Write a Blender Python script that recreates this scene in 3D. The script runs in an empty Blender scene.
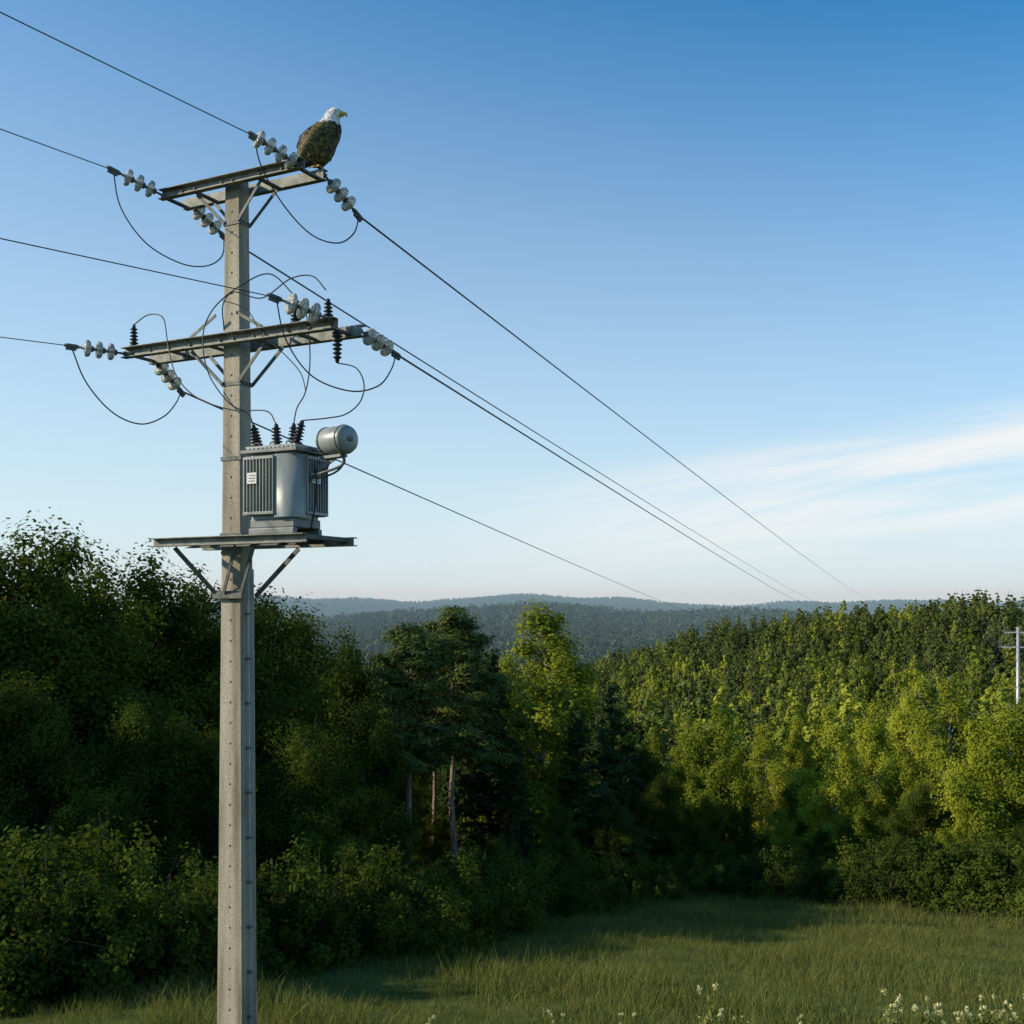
import bpy, math, random
import numpy as np
from mathutils import Vector, Matrix
D2R=math.radians
scene=bpy.context.scene
F=1100.0; HZ=605.0
def S(px,py,d):
    return Vector(((px-512)/F*d, d, (HZ-py)/F*d))
# ------------------------------------------------------------------ materials
def newmat(name):
    m=bpy.data.materials.new(name); m.use_nodes=True
    nt=m.node_tree; nt.nodes.clear()
    out=nt.nodes.new('ShaderNodeOutputMaterial')
    return m,nt,out
def ramp(nt,stops):
    r=nt.nodes.new('ShaderNodeValToRGB')
    e=r.color_ramp.elements
    while len(e)<len(stops): e.new(0.5)
    for i,(p,c) in enumerate(stops):
        e[i].position=p; e[i].color=(c[0],c[1],c[2],1)
    return r
def leafmat(name,dark,light,trans=0.35,clump=0.9,tint=(1.5,1.35,0.6),ri=0.45,ro=0.45):
    m,nt,out=newmat(name); L=nt.links
    g=nt.nodes.new('ShaderNodeNewGeometry')
    oi=nt.nodes.new('ShaderNodeObjectInfo')
    n=nt.nodes.new('ShaderNodeTexNoise'); n.inputs['Scale'].default_value=clump; n.inputs['Detail'].default_value=1
    tc=nt.nodes.new('ShaderNodeTexCoord'); L.new(tc.outputs['Object'],n.inputs['Vector'])
    a=nt.nodes.new('ShaderNodeMath'); a.operation='MULTIPLY_ADD'; a.inputs[1].default_value=ri
    L.new(g.outputs['Random Per Island'],a.inputs[0])
    b=nt.nodes.new('ShaderNodeMath'); b.operation='MULTIPLY_ADD'; b.inputs[1].default_value=ro
    L.new(oi.outputs['Random'],b.inputs[0])
    c=nt.nodes.new('ShaderNodeMath'); c.operation='MULTIPLY_ADD'; c.inputs[1].default_value=0.8; c.inputs[2].default_value=0.14-(ri+ro)/2
    L.new(n.outputs['Fac'],c.inputs[0]); L.new(c.outputs[0],b.inputs[2]); L.new(b.outputs[0],a.inputs[2])
    r=ramp(nt,[(0.0,dark),(1.0,light)]); L.new(a.outputs[0],r.inputs['Fac'])
    d=nt.nodes.new('ShaderNodeBsdfDiffuse')
    L.new(r.outputs[0],d.inputs['Color'])
    if trans<=0:
        L.new(d.outputs[0],out.inputs[0]); return m
    t=nt.nodes.new('ShaderNodeBsdfTranslucent')
    mx=nt.nodes.new('ShaderNodeMix'); mx.data_type='RGBA'; mx.blend_type='MULTIPLY'; mx.inputs[0].default_value=1
    L.new(r.outputs[0],mx.inputs[6]); mx.inputs[7].default_value=(*tint,1)
    L.new(mx.outputs[2],t.inputs['Color'])
    ms=nt.nodes.new('ShaderNodeMixShader'); ms.inputs[0].default_value=trans
    L.new(d.outputs[0],ms.inputs[1]); L.new(t.outputs[0],ms.inputs[2]); L.new(ms.outputs[0],out.inputs[0])
    return m
def stdmat(name,c1,c2,scale=6,rough=0.6,metal=0.0,bump=0.0,detail=6,lo=0.35,hi=0.65,stretch=None,spec=0.5):
    m,nt,out=newmat(name); L=nt.links
    tc=nt.nodes.new('ShaderNodeTexCoord')
    n=nt.nodes.new('ShaderNodeTexNoise'); n.inputs['Scale'].default_value=scale; n.inputs['Detail'].default_value=detail
    if stretch:
        mp=nt.nodes.new('ShaderNodeMapping'); mp.inputs['Scale'].default_value=stretch
        L.new(tc.outputs['Object'],mp.inputs[0]); L.new(mp.outputs[0],n.inputs['Vector'])
    else: L.new(tc.outputs['Object'],n.inputs['Vector'])
    r=ramp(nt,[(lo,c1),(hi,c2)]); L.new(n.outputs['Fac'],r.inputs['Fac'])
    p=nt.nodes.new('ShaderNodeBsdfPrincipled')
    p.inputs['Roughness'].default_value=rough; p.inputs['Metallic'].default_value=metal
    p.inputs['Specular IOR Level'].default_value=spec
    L.new(r.outputs[0],p.inputs['Base Color'])
    if bump>0:
        n2=nt.nodes.new('ShaderNodeTexNoise'); n2.inputs['Scale'].default_value=scale*6; n2.inputs['Detail'].default_value=6
        L.new(tc.outputs['Object'],n2.inputs['Vector'])
        bp=nt.nodes.new('ShaderNodeBump'); bp.inputs['Strength'].default_value=bump; bp.inputs['Distance'].default_value=0.02
        L.new(n2.outputs['Fac'],bp.inputs['Height']); L.new(bp.outputs[0],p.inputs['Normal'])
    L.new(p.outputs[0],out.inputs[0])
    return m
M={}
M['broad']=leafmat('broadleaf_foliage',(0.022,0.042,0.010),(0.105,0.14,0.022),0.32)
M['bright']=leafmat('bright_foliage',(0.09,0.135,0.018),(0.33,0.355,0.035),0.33,0.9,(1.25,1.15,.6),ri=.3,ro=.8)
M['birch']=leafmat('birch_foliage',(0.13,0.17,0.02),(0.38,0.40,0.04),0.33,0.9,(1.25,1.15,.6),ri=.3,ro=.7)
M['pine']=leafmat('pine_needles',(0.038,0.064,0.020),(0.135,0.165,0.042),0,1.2)
M['spruce']=leafmat('spruce_needles',(0.016,0.036,0.014),(0.065,0.092,0.028),0,1.2)
M['hillc']=leafmat('hill_conifer_foliage',(0.035,0.060,0.020),(0.16,0.185,0.045),0,0.3,ri=.1,ro=.85)
M['hillb']=leafmat('hill_broadleaf_foliage',(0.10,0.14,0.025),(0.37,0.39,0.05),0.2,0.3,(1.25,1.15,.6),ri=.1,ro=.85)
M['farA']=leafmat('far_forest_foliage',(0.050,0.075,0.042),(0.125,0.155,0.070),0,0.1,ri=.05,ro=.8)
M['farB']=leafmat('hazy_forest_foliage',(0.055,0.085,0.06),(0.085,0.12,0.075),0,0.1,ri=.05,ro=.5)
M['grass']=leafmat('grass_blades',(0.060,0.080,0.020),(0.225,0.235,0.075),0.28,0.5)
M['bark']=stdmat('bark',(0.035,0.028,0.02),(0.10,0.08,0.06),4,0.9,stretch=(3,3,0.6))
M['pbark']=stdmat('pine_bark',(0.12,0.09,0.065),(0.34,0.27,0.20),4,0.9,stretch=(3,3,0.6))
M['bbark']=stdmat('birch_bark',(0.08,0.07,0.06),(0.60,0.58,0.53),3,0.8,stretch=(1,1,3),lo=0.38,hi=0.5)
M['steel']=stdmat('galvanised_steel',(0.15,0.155,0.135),(0.28,0.28,0.245),9,0.6,0.12,bump=0.15,spec=.3)
M['dsteel']=stdmat('weathered_steel',(0.08,0.085,0.08),(0.17,0.17,0.16),9,0.6,0.12,bump=0.15,spec=.3)
M['tgrey']=stdmat('transformer_paint',(0.22,0.235,0.225),(0.34,0.355,0.34),5,0.36,0.1,bump=0.08,stretch=(1,1,0.3))
M['tdark']=stdmat('lid_paint',(0.13,0.14,0.14),(0.21,0.22,0.22),6,0.5,0.1)
M['rubber']=stdmat('dark_porcelain',(0.012,0.013,0.014),(0.03,0.03,0.032),10,0.3)
M['cable']=stdmat('black_cable',(0.012,0.012,0.013),(0.025,0.025,0.027),10,0.55)
M['wire']=stdmat('aluminium_conductor',(0.05,0.05,0.05),(0.09,0.09,0.09),10,0.5,0.3)
M['gcable']=stdmat('grounding_conductor',(0.35,0.35,0.34),(0.5,0.5,0.48),10,0.45,0.3)
M['label']=stdmat('label_plate',(0.55,0.55,0.53),(0.75,0.75,0.73),30,0.5)
M['labelt']=stdmat('label_print',(0.12,0.12,0.13),(0.2,0.2,0.2),30,0.5)
M['hole']=stdmat('bolt_recess',(0.04,0.035,0.03),(0.09,0.08,0.07),10,0.9)
M['beak']=stdmat('beak_yellow',(0.45,0.32,0.08),(0.6,0.42,0.10),20,0.4)
M['eye']=stdmat('eye_black',(0.01,0.01,0.01),(0.02,0.02,0.02),20,0.1)
M['petal']=stdmat('flower_heads',(0.50,0.45,0.15),(0.76,0.70,0.38),30,0.8)
M['stem']=leafmat('flower_stems',(0.12,0.15,0.03),(0.26,0.27,0.07),0.2)
def concrete():
    m,nt,out=newmat('weathered_concrete'); L=nt.links
    tc=nt.nodes.new('ShaderNodeTexCoord')
    n=nt.nodes.new('ShaderNodeTexNoise'); n.inputs['Scale'].default_value=1.6; n.inputs['Detail'].default_value=8
    mp=nt.nodes.new('ShaderNodeMapping'); mp.inputs['Scale'].default_value=(3.2,3.2,0.30)
    L.new(tc.outputs['Object'],mp.inputs[0]); L.new(mp.outputs[0],n.inputs['Vector'])
    r=ramp(nt,[(0.3,(0.17,0.145,0.10)),(0.5,(0.38,0.34,0.26)),(0.7,(0.53,0.485,0.39))]); L.new(n.outputs['Fac'],r.inputs['Fac'])
    n2=nt.nodes.new('ShaderNodeTexNoise'); n2.inputs['Scale'].default_value=45; n2.inputs['Detail'].default_value=5
    L.new(tc.outputs['Object'],n2.inputs['Vector'])
    r2=ramp(nt,[(0.3,(0.6,0.6,0.6)),(0.6,(1,1,1))]); L.new(n2.outputs['Fac'],r2.inputs['Fac'])
    mx=nt.nodes.new('ShaderNodeMix'); mx.data_type='RGBA'; mx.blend_type='MULTIPLY'; mx.inputs[0].default_value=0.8
    L.new(r.outputs[0],mx.inputs[6]); L.new(r2.outputs[0],mx.inputs[7])
    p=nt.nodes.new('ShaderNodeBsdfPrincipled'); p.inputs['Roughness'].default_value=0.88
    L.new(mx.outputs[2],p.inputs['Base Color'])
    bp=nt.nodes.new('ShaderNodeBump'); bp.inputs['Strength'].default_value=0.5; bp.inputs['Distance'].default_value=0.01
    L.new(n2.outputs['Fac'],bp.inputs['Height']); L.new(bp.outputs[0],p.inputs['Normal'])
    L.new(p.outputs[0],out.inputs[0]); return m
M['conc']=concrete()
def glassm():
    m,nt,out=newmat('insulator_glass'); L=nt.links
    p=nt.nodes.new('ShaderNodeBsdfPrincipled')
    p.inputs['Roughness'].default_value=0.06; p.inputs['Transmission Weight'].default_value=0.45; p.inputs['IOR'].default_value=1.5
    n=nt.nodes.new('ShaderNodeTexNoise'); n.inputs['Scale'].default_value=14
    r=ramp(nt,[(0.35,(0.46,0.43,0.34)),(0.65,(0.84,0.81,0.70))]); L.new(n.outputs['Fac'],r.inputs[0]); L.new(r.outputs[0],p.inputs['Base Color'])
    L.new(p.outputs[0],out.inputs[0]); return m
M['glass']=glassm()
# ------------------------------------------------------------------ mesh builder
class MB:
    def __init__(s): s.v=[]; s.n=0; s.f=[]; s.mats=[]; s.col=[]
    def mi(s,mat):
        if mat not in s.mats: s.mats.append(mat)
        return s.mats.index(mat)
    def add(s,v,faces,mat,smooth=False,col=None):
        v=np.asarray(v,dtype=np.float64).reshape(-1,3)
        mi=s.mi(mat)
        if isinstance(faces,np.ndarray): groups=[faces]
        else:
            by={}
            for f in faces: by.setdefault(len(f),[]).append(f)
            groups=[np.array(g,dtype=np.int64) for g in by.values()]
        for g in groups: s.f.append((g+s.n,mi,smooth))
        s.v.append(v); s.n+=len(v)
        if col is not None: s.col.append(np.broadcast_to(np.asarray(col,dtype=np.float64),(len(v),3)))
    def mesh(s,name):
        me=bpy.data.meshes.new(name)
        V=np.concatenate(s.v); me.vertices.add(len(V)); me.vertices.foreach_set('co',V.ravel())
        tot=np.concatenate([np.full(len(g),g.shape[1]) for g,_,_ in s.f])
        idx=np.concatenate([g.ravel() for g,_,_ in s.f])
        mi=np.concatenate([np.full(len(g),m) for g,m,_ in s.f])
        sm=np.concatenate([np.full(len(g),b) for g,_,b in s.f])
        me.loops.add(len(idx)); me.loops.foreach_set('vertex_index',idx.astype(np.int32))
        me.polygons.add(len(tot)); st=np.concatenate([[0],np.cumsum(tot)[:-1]])
        me.polygons.foreach_set('loop_start',st.astype(np.int32))
        me.polygons.foreach_set('loop_total',tot.astype(np.int32))
        me.polygons.foreach_set('material_index',mi.astype(np.int32))
        me.polygons.foreach_set('use_smooth',sm.astype(bool))
        for m in s.mats: me.materials.append(m)
        if s.col:
            C=np.concatenate(s.col); a=me.color_attributes.new('Col','FLOAT_COLOR','POINT')
            a.data.foreach_set('color',np.concatenate([C,np.ones((len(C),1))],1).ravel())
        me.update(); me.validate()
        return me
    def obj(s,name,parent=None,bevel=0):
        o=bpy.data.objects.new(name,s.mesh(name)); scene.collection.objects.link(o)
        if parent: o.parent=parent
        if bevel:
            b=o.modifiers.new('bev','BEVEL'); b.width=bevel; b.segments=2; b.limit_method='ANGLE'
        return o
def empty(name,parent=None):
    o=bpy.data.objects.new(name,None); scene.collection.objects.link(o); o.empty_display_size=0.3
    if parent:o.parent=parent
    return o
def perp(d):
    d=Vector(d).normalized()
    u=(Vector((0,0,1)).cross(d)).normalized() if abs(d.z)<0.95 else (Vector((1,0,0))-d*d.x).normalized()
    return u,d.cross(u).normalized()
def tube(mb,pts,rad,mat,sides=8,caps=True,col=None):
    pts=[Vector(p) for p in pts]; n=len(pts)
    if not hasattr(rad,'__len__'): rad=[rad]*n
    V=[];prev=None
    for i in range(n):
        t=(pts[min(i+1,n-1)]-pts[max(i-1,0)]).normalized()
        if prev is None: u,w=perp(t)
        else:
            u=(prev-t*prev.dot(t)); 
            u=u.normalized() if u.length>1e-5 else perp(t)[0]
            w=t.cross(u)
        prev=u
        for k in range(sides):
            a=2*math.pi*k/sides; V.append(pts[i]+(u*math.cos(a)+w*math.sin(a))*rad[i])
    fs=[]
    for i in range(n-1):
        for k in range(sides):
            a=i*sides+k;b=i*sides+(k+1)%sides
            fs.append((a,b,b+sides,a+sides))
    if caps: fs.append(tuple(reversed(range(sides)))); fs.append(tuple(range((n-1)*sides,n*sides)))
    mb.add([tuple(v) for v in V],fs,mat,True,col)
def catmull(P,seg=10):
    P=[Vector(p) for p in P]; P=[P[0]*2-P[1]]+P+[P[-1]*2-P[-2]]; out=[]
    for i in range(1,len(P)-2):
        for j in range(seg):
            t=j/seg; a,b,c,d=P[i-1],P[i],P[i+1],P[i+2]
            out.append(0.5*((2*b)+(c-a)*t+(2*a-5*b+4*c-d)*t*t+(3*b-a-3*c+d)*t**3))
    out.append(P[-2]); return out
def lathe(mb,base,axis,prof,mat,sides=20):
    axis=Vector(axis).normalized(); u,w=perp(axis); base=Vector(base)
    V=[];fs=[]
    for (s,r) in prof:
        for k in range(sides):
            a=2*math.pi*k/sides; V.append(tuple(base+axis*s+(u*math.cos(a)+w*math.sin(a))*max(r,1e-4)))
    for i in range(len(prof)-1):
        for k in range(sides):
            a=i*sides+k;b=i*sides+(k+1)%sides; fs.append((a,b,b+sides,a+sides))
    fs.append(tuple(reversed(range(sides)))); fs.append(tuple(range((len(prof)-1)*sides,len(prof)*sides)))
    mb.add(V,fs,mat,True)
def box(mb,c,X,Y,Z,sx,sy,sz,mat,tx=1.0):
    c=Vector(c);V=[]
    for dz in (-1,1):
        for dx,dy in ((-1,-1),(1,-1),(1,1),(-1,1)):
            k=tx if dz>0 else 1
            V.append(tuple(c+X*dx*sx/2*k+Y*dy*sy/2*k+Z*dz*sz/2))
    mb.add(V,[(3,2,1,0),(4,5,6,7),(0,1,5,4),(1,2,6,5),(2,3,7,6),(3,0,4,7)],mat)
# ------------------------------------------------------------------ terrain
KY=[-4000,-400,-40,0,62,85,120,160,200,350,450,700,1000,1400,1900,2400,3000,3600,9000,12000]
KZ=[30,20,5,-2.4,-16.4,-19.5,-24.5,-31,-36,-40,-41,-56,-46,-19,-50,-30,-2,-20,-60,-60]
CX=[-3000,-130,0,32,50,70,103,147,170,185,198,207,235,420,3000]
CZ=[-41,-41,-40,-39,-33,-26,-19.5,-14,-10.5,-9.6,-10.5,-18,-35,-41,-41]
def sst(a,b,v):
    t=np.clip((v-a)/(b-a),0,1); return t*t*(3-2*t)
def gz(x,y):
    x=np.asarray(x,float);y=np.asarray(y,float)
    z=np.interp(y,KY,KZ)
    env=sst(190,440,y)*(1-sst(470,720,y))
    z=z+(np.interp(x,CX,CZ)+41)*env
    z=z+sst(200,300,y)*(1-sst(600,800,y))*(1.6*np.sin(x/19.+y/31.)+1.2*np.sin(x/9.-y/23.))
    fa=sst(700,1400,y)
    z=z+fa*(6*np.sin(x/130.+1.0)+3.5*np.sin(x/61.+2)+2.0*np.sin(x/37.))-fa*sst(350,560,x)*(1-sst(1700,2000,y))*14
    z=z+sst(2300,3000,y)*(8*np.sin(x/330.+2.2)+4*np.sin(x/150.))
    z=z+0.12*np.sin(x*.7+y*.31)*np.sin(y*.43-x*.2)*(np.abs(y)<400)
    return z
def g1(x,y): return float(gz(x,y))
rr=np.concatenate([[0.02],np.geomspace(0.6,11000,290)]); na=540
th=np.linspace(0,2*np.pi,na,endpoint=False)
R,T=np.meshgrid(rr,th,indexing='ij'); X=R*np.sin(T);Y=R*np.cos(T);Z=gz(X,Y)
V=np.stack([X,Y,Z],-1).reshape(-1,3)
i,j=np.meshgrid(np.arange(len(rr)-1),np.arange(na),indexing='ij'); j2=(j+1)%na
Q=np.stack([i*na+j,i*na+j2,(i+1)*na+j2,(i+1)*na+j],-1).reshape(-1,4)[:,::-1]
m,nt,out=newmat('ground_meadow_and_forest_floor');L=nt.links
geo=nt.nodes.new('ShaderNodeNewGeometry')
n=nt.nodes.new('ShaderNodeTexNoise');n.inputs['Scale'].default_value=0.6;n.inputs['Detail'].default_value=8;L.new(geo.outputs['Position'],n.inputs['Vector'])
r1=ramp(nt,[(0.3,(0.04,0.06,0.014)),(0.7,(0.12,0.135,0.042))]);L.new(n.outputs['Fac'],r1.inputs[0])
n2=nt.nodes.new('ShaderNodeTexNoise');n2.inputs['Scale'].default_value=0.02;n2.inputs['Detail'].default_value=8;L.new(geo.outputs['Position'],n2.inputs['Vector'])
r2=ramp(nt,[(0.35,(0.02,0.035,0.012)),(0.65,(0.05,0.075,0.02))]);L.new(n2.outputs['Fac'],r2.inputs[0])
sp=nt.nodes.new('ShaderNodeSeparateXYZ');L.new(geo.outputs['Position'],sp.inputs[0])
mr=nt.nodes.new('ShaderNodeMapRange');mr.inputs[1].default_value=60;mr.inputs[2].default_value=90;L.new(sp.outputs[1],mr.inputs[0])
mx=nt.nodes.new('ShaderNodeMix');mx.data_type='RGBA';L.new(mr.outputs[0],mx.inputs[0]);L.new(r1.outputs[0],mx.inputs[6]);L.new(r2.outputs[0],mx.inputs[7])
p=nt.nodes.new('ShaderNodeBsdfDiffuse')
L.new(mx.outputs[2],p.inputs['Color']);L.new(p.outputs[0],out.inputs[0])
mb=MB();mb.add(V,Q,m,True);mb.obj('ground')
# real atmospheric haze filling the far valley
m,nt,out=newmat('valley_haze')
vs=nt.nodes.new('ShaderNodeVolumeScatter'); vs.inputs['Color'].default_value=(.60,.86,1,1); vs.inputs['Density'].default_value=.00029; vs.inputs['Anisotropy'].default_value=0.0
nt.links.new(vs.outputs[0],out.inputs['Volume'])
mb=MB(); box(mb,(0,2350,-20),Vector((1,0,0)),Vector((0,1,0)),Vector((0,0,1)),5000,3700,130,m); mb.obj('atmospheric_haze')
# ------------------------------------------------------------------ trees
def leaves(mb,rng,C,N,l,w,mat):
    n=len(C)
    N=N/np.linalg.norm(N,axis=1,keepdims=True)
    r=rng.normal(size=(n,3)); U=r-N*(r*N).sum(1,keepdims=True); U/=np.linalg.norm(U,axis=1,keepdims=True)
    W=np.cross(N,U); s=rng.uniform(.6,1.3,(n,1))
    a=C-U*l*s/2; b=C+W*w*s/2+U*l*s*.05; c=C+U*l*s/2; d=C-W*w*s/2+U*l*s*.05
    V=np.stack([a,b,c,d],1).reshape(-1,3)
    mb.add(V,np.arange(n*4).reshape(n,4),mat)
TP={
 'broad':dict(cb=.10,R=.31,nl=36,r0=25,r1=68,dr=.05,tw=7,sg=.032,trunk=.80,tr=.017,bark='bark'),
 'birch':dict(cb=.16,R=.22,nl=40,r0=40,r1=75,dr=.10,tw=7,sg=.026,trunk=.95,tr=.010,bark='bbark'),
 'pine':dict(cb=.50,R=.17,nl=32,r0=0,r1=50,dr=-.03,tw=7,sg=.020,trunk=.96,tr=.013,bark='pbark'),
 'spruce':dict(cb=.05,R=.21,nl=95,r0=-12,r1=25,dr=.08,tw=6,sg=.013,trunk=.99,tr=.012,bark='bark'),
 'bush':dict(cb=.0,R=.62,nl=40,r0=15,r1=75,dr=.02,tw=6,sg=.06,trunk=.3,tr=.02,bark='bark'),
}
def env(kind,h):
    if kind=='broad': return max(.12,math.sin(math.pi*min(1,(h*.90+.12)))**.6)
    if kind=='birch': return max(.08,math.sin(math.pi*min(1,(h*.93+.07)**.8))**.8)
    if kind=='pine': return .30+.70*math.sin(math.pi*min(1,h*.72+.28))
    if kind=='spruce': return (1-h)**.85*1.0+.03
    return math.sqrt(max(.05,1-h*h*.9))
def tree_mesh(name,kind,H,nleaf,ll,lw,seed,mat,limb_sides=5,branches=True,rw=.42):
    rng=np.random.default_rng(seed); P=TP[kind]; mb=MB()
    ts=[];x=y=0
    wob=.005 if kind in('pine','spruce') else .011
    for k in range(9):
        t=k/8; ts.append(Vector((x,y,-.3+t*(P['trunk']*H+.3)))); x+=rng.normal()*wob*H;y+=rng.normal()*wob*H
    r0=P['tr']*H
    tube(mb,ts,[r0*(1.25 if k==0 else 1-.88*k/8) for k in range(9)],M[P['bark']],8 if branches else 5)
    def trunk_at(z):
        t=min(max((z+.3)/(P['trunk']*H+.3),0),1)*8; i=min(int(t),7); return ts[i].lerp(ts[i+1],t-i)
    segA=[];segB=[];wt=[]
    lob=rng.uniform(.6,1.25,size=12)
    for k in range(P['nl']):
        h=(k+rng.uniform(0,1))/P['nl']
        az=k*2.399+rng.normal()*.5
        Rr=P['R']*H*env(kind,h)*rng.uniform(.65,1.15)*lob[int(az/(2*math.pi)*6+h*5)%12]
        rise=D2R(P['r0']+(P['r1']-P['r0'])*h+rng.normal()*8)
        Lh=max(Rr,.02*H); dz=math.tan(min(rise,1.35))*Lh
        top=(P['cb']+(1-P['cb'])*h)*H
        dz=min(dz,.28*H)
        zs=top-dz*.75
        zs=min(max(zs,.04*H if kind!='bush' else 0),P['trunk']*H*.99)
        st=trunk_at(zs); en=Vector((st.x+math.cos(az)*Lh,st.y+math.sin(az)*Lh,max(top,zs+.0) if kind in('broad','birch','bush') else zs+dz))
        pts=[]
        for q in range(5):
            t=q/4; p_=st.lerp(en,t); p_.z+=math.sin(math.pi*t)*P['dr']*H*-.3*(1 if kind in('broad','bush') else -1)-(P['dr']*H*t*t*.5 if kind in('birch','spruce') else 0)
            if 0<q: p_+=Vector(rng.normal(size=3))*.008*H
            pts.append(p_)
        if branches: tube(mb,pts,[r0*.34*(1-h*.6)*(1-.8*q/4)+.004 for q in range(5)],M[P['bark']],limb_sides,False)
        segA+= [pts[2],pts[3]]; segB+=[pts[3],pts[4]]; wt+=[Lh*.5,Lh*.8]
        for q in range(P['tw']):
            t=rng.uniform(.25,1)*4; i_=min(int(t),3); b=pts[i_].lerp(pts[i_+1],t-i_)
            dd=Vector(rng.normal(size=3)); dd.z*=(.25 if kind in('pine','spruce') else .8)
            dd=dd.normalized()*(Lh*rng.uniform(.2,.5)+.015*H)
            if kind=='birch': dd.z-=.02*H
            e=b+dd
            if branches and q<5: tube(mb,[b,b.lerp(e,.5)+Vector(rng.normal(size=3))*.004*H,e],[r0*.10,r0*.06,r0*.02+.002],M[P['bark']],3,False)
            segA.append(b);segB.append(e);wt.append(dd.length+.1)
    A=np.array([tuple(v) for v in segA]);B=np.array([tuple(v) for v in segB]);wt=np.array(wt)
    wt=wt*rng.uniform(.35,1.4,len(wt)); wt/=wt.sum()
    nc=max(60,nleaf//55); ci=rng.choice(len(A),nc,p=wt); t=rng.uniform(.15,1.05,(nc,1))
    CC=A[ci]*(1-t)+B[ci]*t
    li=rng.integers(0,nc,nleaf); off=rng.normal(size=(nleaf,3)); on=np.linalg.norm(off,axis=1,keepdims=True); off*=np.minimum(1,1.9/on)
    off*=P['sg']*H*rng.uniform(.5,1.3,(nc,1))[li]
    if kind in('pine','spruce'): off[:,2]*=.45
    C=CC[li]+off
    cen=np.stack([np.zeros(nleaf),np.zeros(nleaf),C[:,2]-.15*H],1)
    O=C-cen; O/=np.linalg.norm(O,axis=1,keepdims=True)
    OO=off/(np.linalg.norm(off,axis=1,keepdims=True)+1e-6)
    N=rng.normal(size=(nleaf,3))*rw+O*.6+OO*.8+np.array([0,0,.35])
    C[:,2]=np.maximum(C[:,2],.02*H)
    leaves(mb,rng,C,N,ll,lw,mat)
    return mb.mesh(name)
lib={}
lib['broad']=[tree_mesh('broadleaf_crown_%d'%k,'broad',12,60000,.145,.10,10+k,M['broad']) for k in range(4)]
lib['bright']=[tree_mesh('bright_crown_%d'%k,'broad',12,32000,.20,.145,30+k,M['bright']) for k in range(3)]
lib['birch']=[tree_mesh('birch_crown_%d'%k,'birch',14,34000,.175,.125,50+k,M['birch']) for k in range(3)]
lib['pine']=[tree_mesh('pine_crown_%d'%k,'pine',15,38000,.26,.07,70+k,M['pine']) for k in range(3)]
lib['spruce']=[tree_mesh('spruce_crown_%d'%k,'spruce',13,40000,.30,.09,90+k,M['spruce']) for k in range(2)]
lib['bush']=[tree_mesh('bush_crown_%d'%k,'bush',2.5,11000,.105,.07,110+k,M['broad']) for k in range(3)]
HH={'broad':12,'bright':12,'birch':14,'pine':15,'spruce':13,'bush':2.5}
NM={'broad':'broadleaf_tree','bright':'broadleaf_tree','birch':'birch_tree','pine':'pine_tree','spruce':'spruce_tree','bush':'bush'}
rnd=random.Random(5); cnt=[0]
def plant(kind,px,d,topy,wide=1.0):
    x=(px-512)/F*d; g=g1(x,d); H=(HZ-topy)/F*d-g
    cnt[0]+=1
    o=bpy.data.objects.new(NM[kind],lib[kind][cnt[0]%len(lib[kind])]); scene.collection.objects.link(o)
    s=H/HH[kind]/1.03
    o.location=(x,d,g); o.scale=(s*wide,s*wide,s); o.rotation_euler=(0,0,rnd.uniform(0,6.28))
for a in [('broad',-330,27,500),('broad',-230,31,490),('broad',-130,30,508),('broad',-40,32,516),('broad',45,33,505),('broad',85,36,535),('broad',128,38,540),('broad',182,44,552),
  ('broad',235,48,572),('broad',288,52,592),('broad',335,60,622),('broad',-60,25,650),('broad',40,26,660),('broad',140,28,690),('broad',225,29,720),
  ('broad',300,29,705),('broad',355,42,690),('broad',395,44,835),('broad',440,37,880),('broad',350,27,830,1.2),('broad',90,24,780,1.2),('broad',-30,23,800,1.2),
  ('broad',-480,24,440),('broad',-420,28,460),
  ('broad',395,76,735),('broad',430,80,725),('broad',465,74,760),('broad',490,80,735),('broad',440,68,800,1.2),('broad',405,66,805,1.2),
  ('pine',408,54,614,1.1),('pine',456,58,600,1.1),('pine',380,64,648),('pine',434,68,622,1.0),
  ('birch',540,70,592,1.25),('birch',510,80,648,.9),('birch',568,82,648,.9),
  ('spruce',603,62,678,1.1),('spruce',577,66,706),('spruce',486,66,645),('spruce',628,68,715),('spruce',520,60,742),('spruce',470,72,628,.9),
  ('broad',500,46,830),('broad',555,54,800),('broad',610,60,800),('broad',665,64,770,1.1),('broad',640,70,735),('broad',700,66,790,1.1),('broad',745,70,800),
  ('bright',725,82,704,.9),('birch',688,92,710),('birch',765,90,716),('birch',655,100,722),('broad',800,84,770,.9),('birch',835,72,718,1.1),('birch',878,84,696),('birch',912,92,684),
  ('bright',860,70,778,.8),('broad',925,66,775),('birch',950,72,668),('bright',985,52,706,.8),('bright',1042,48,686,.9),('birch',1012,60,696),('bright',1100,50,700),('bright',960,50,800,.8),
  ('birch',925,112,668),('birch',830,112,698),('birch',795,104,712),('bright',780,70,805,.9),('broad',820,62,825),('broad',900,56,830),('broad',1030,40,810),('bright',1160,60,690),('bright',905,72,745,.8)]:
    plant(*a)
for k in range(24):
    px=760+k*17; d=56-(px-760)/17*1.05+rnd.uniform(-1,2.5); plant('bush',px,max(d,31),HZ+F*(-g1((px-512)/F*d,d)-rnd.uniform(1.6,3.2))/d,1.1)
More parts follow.
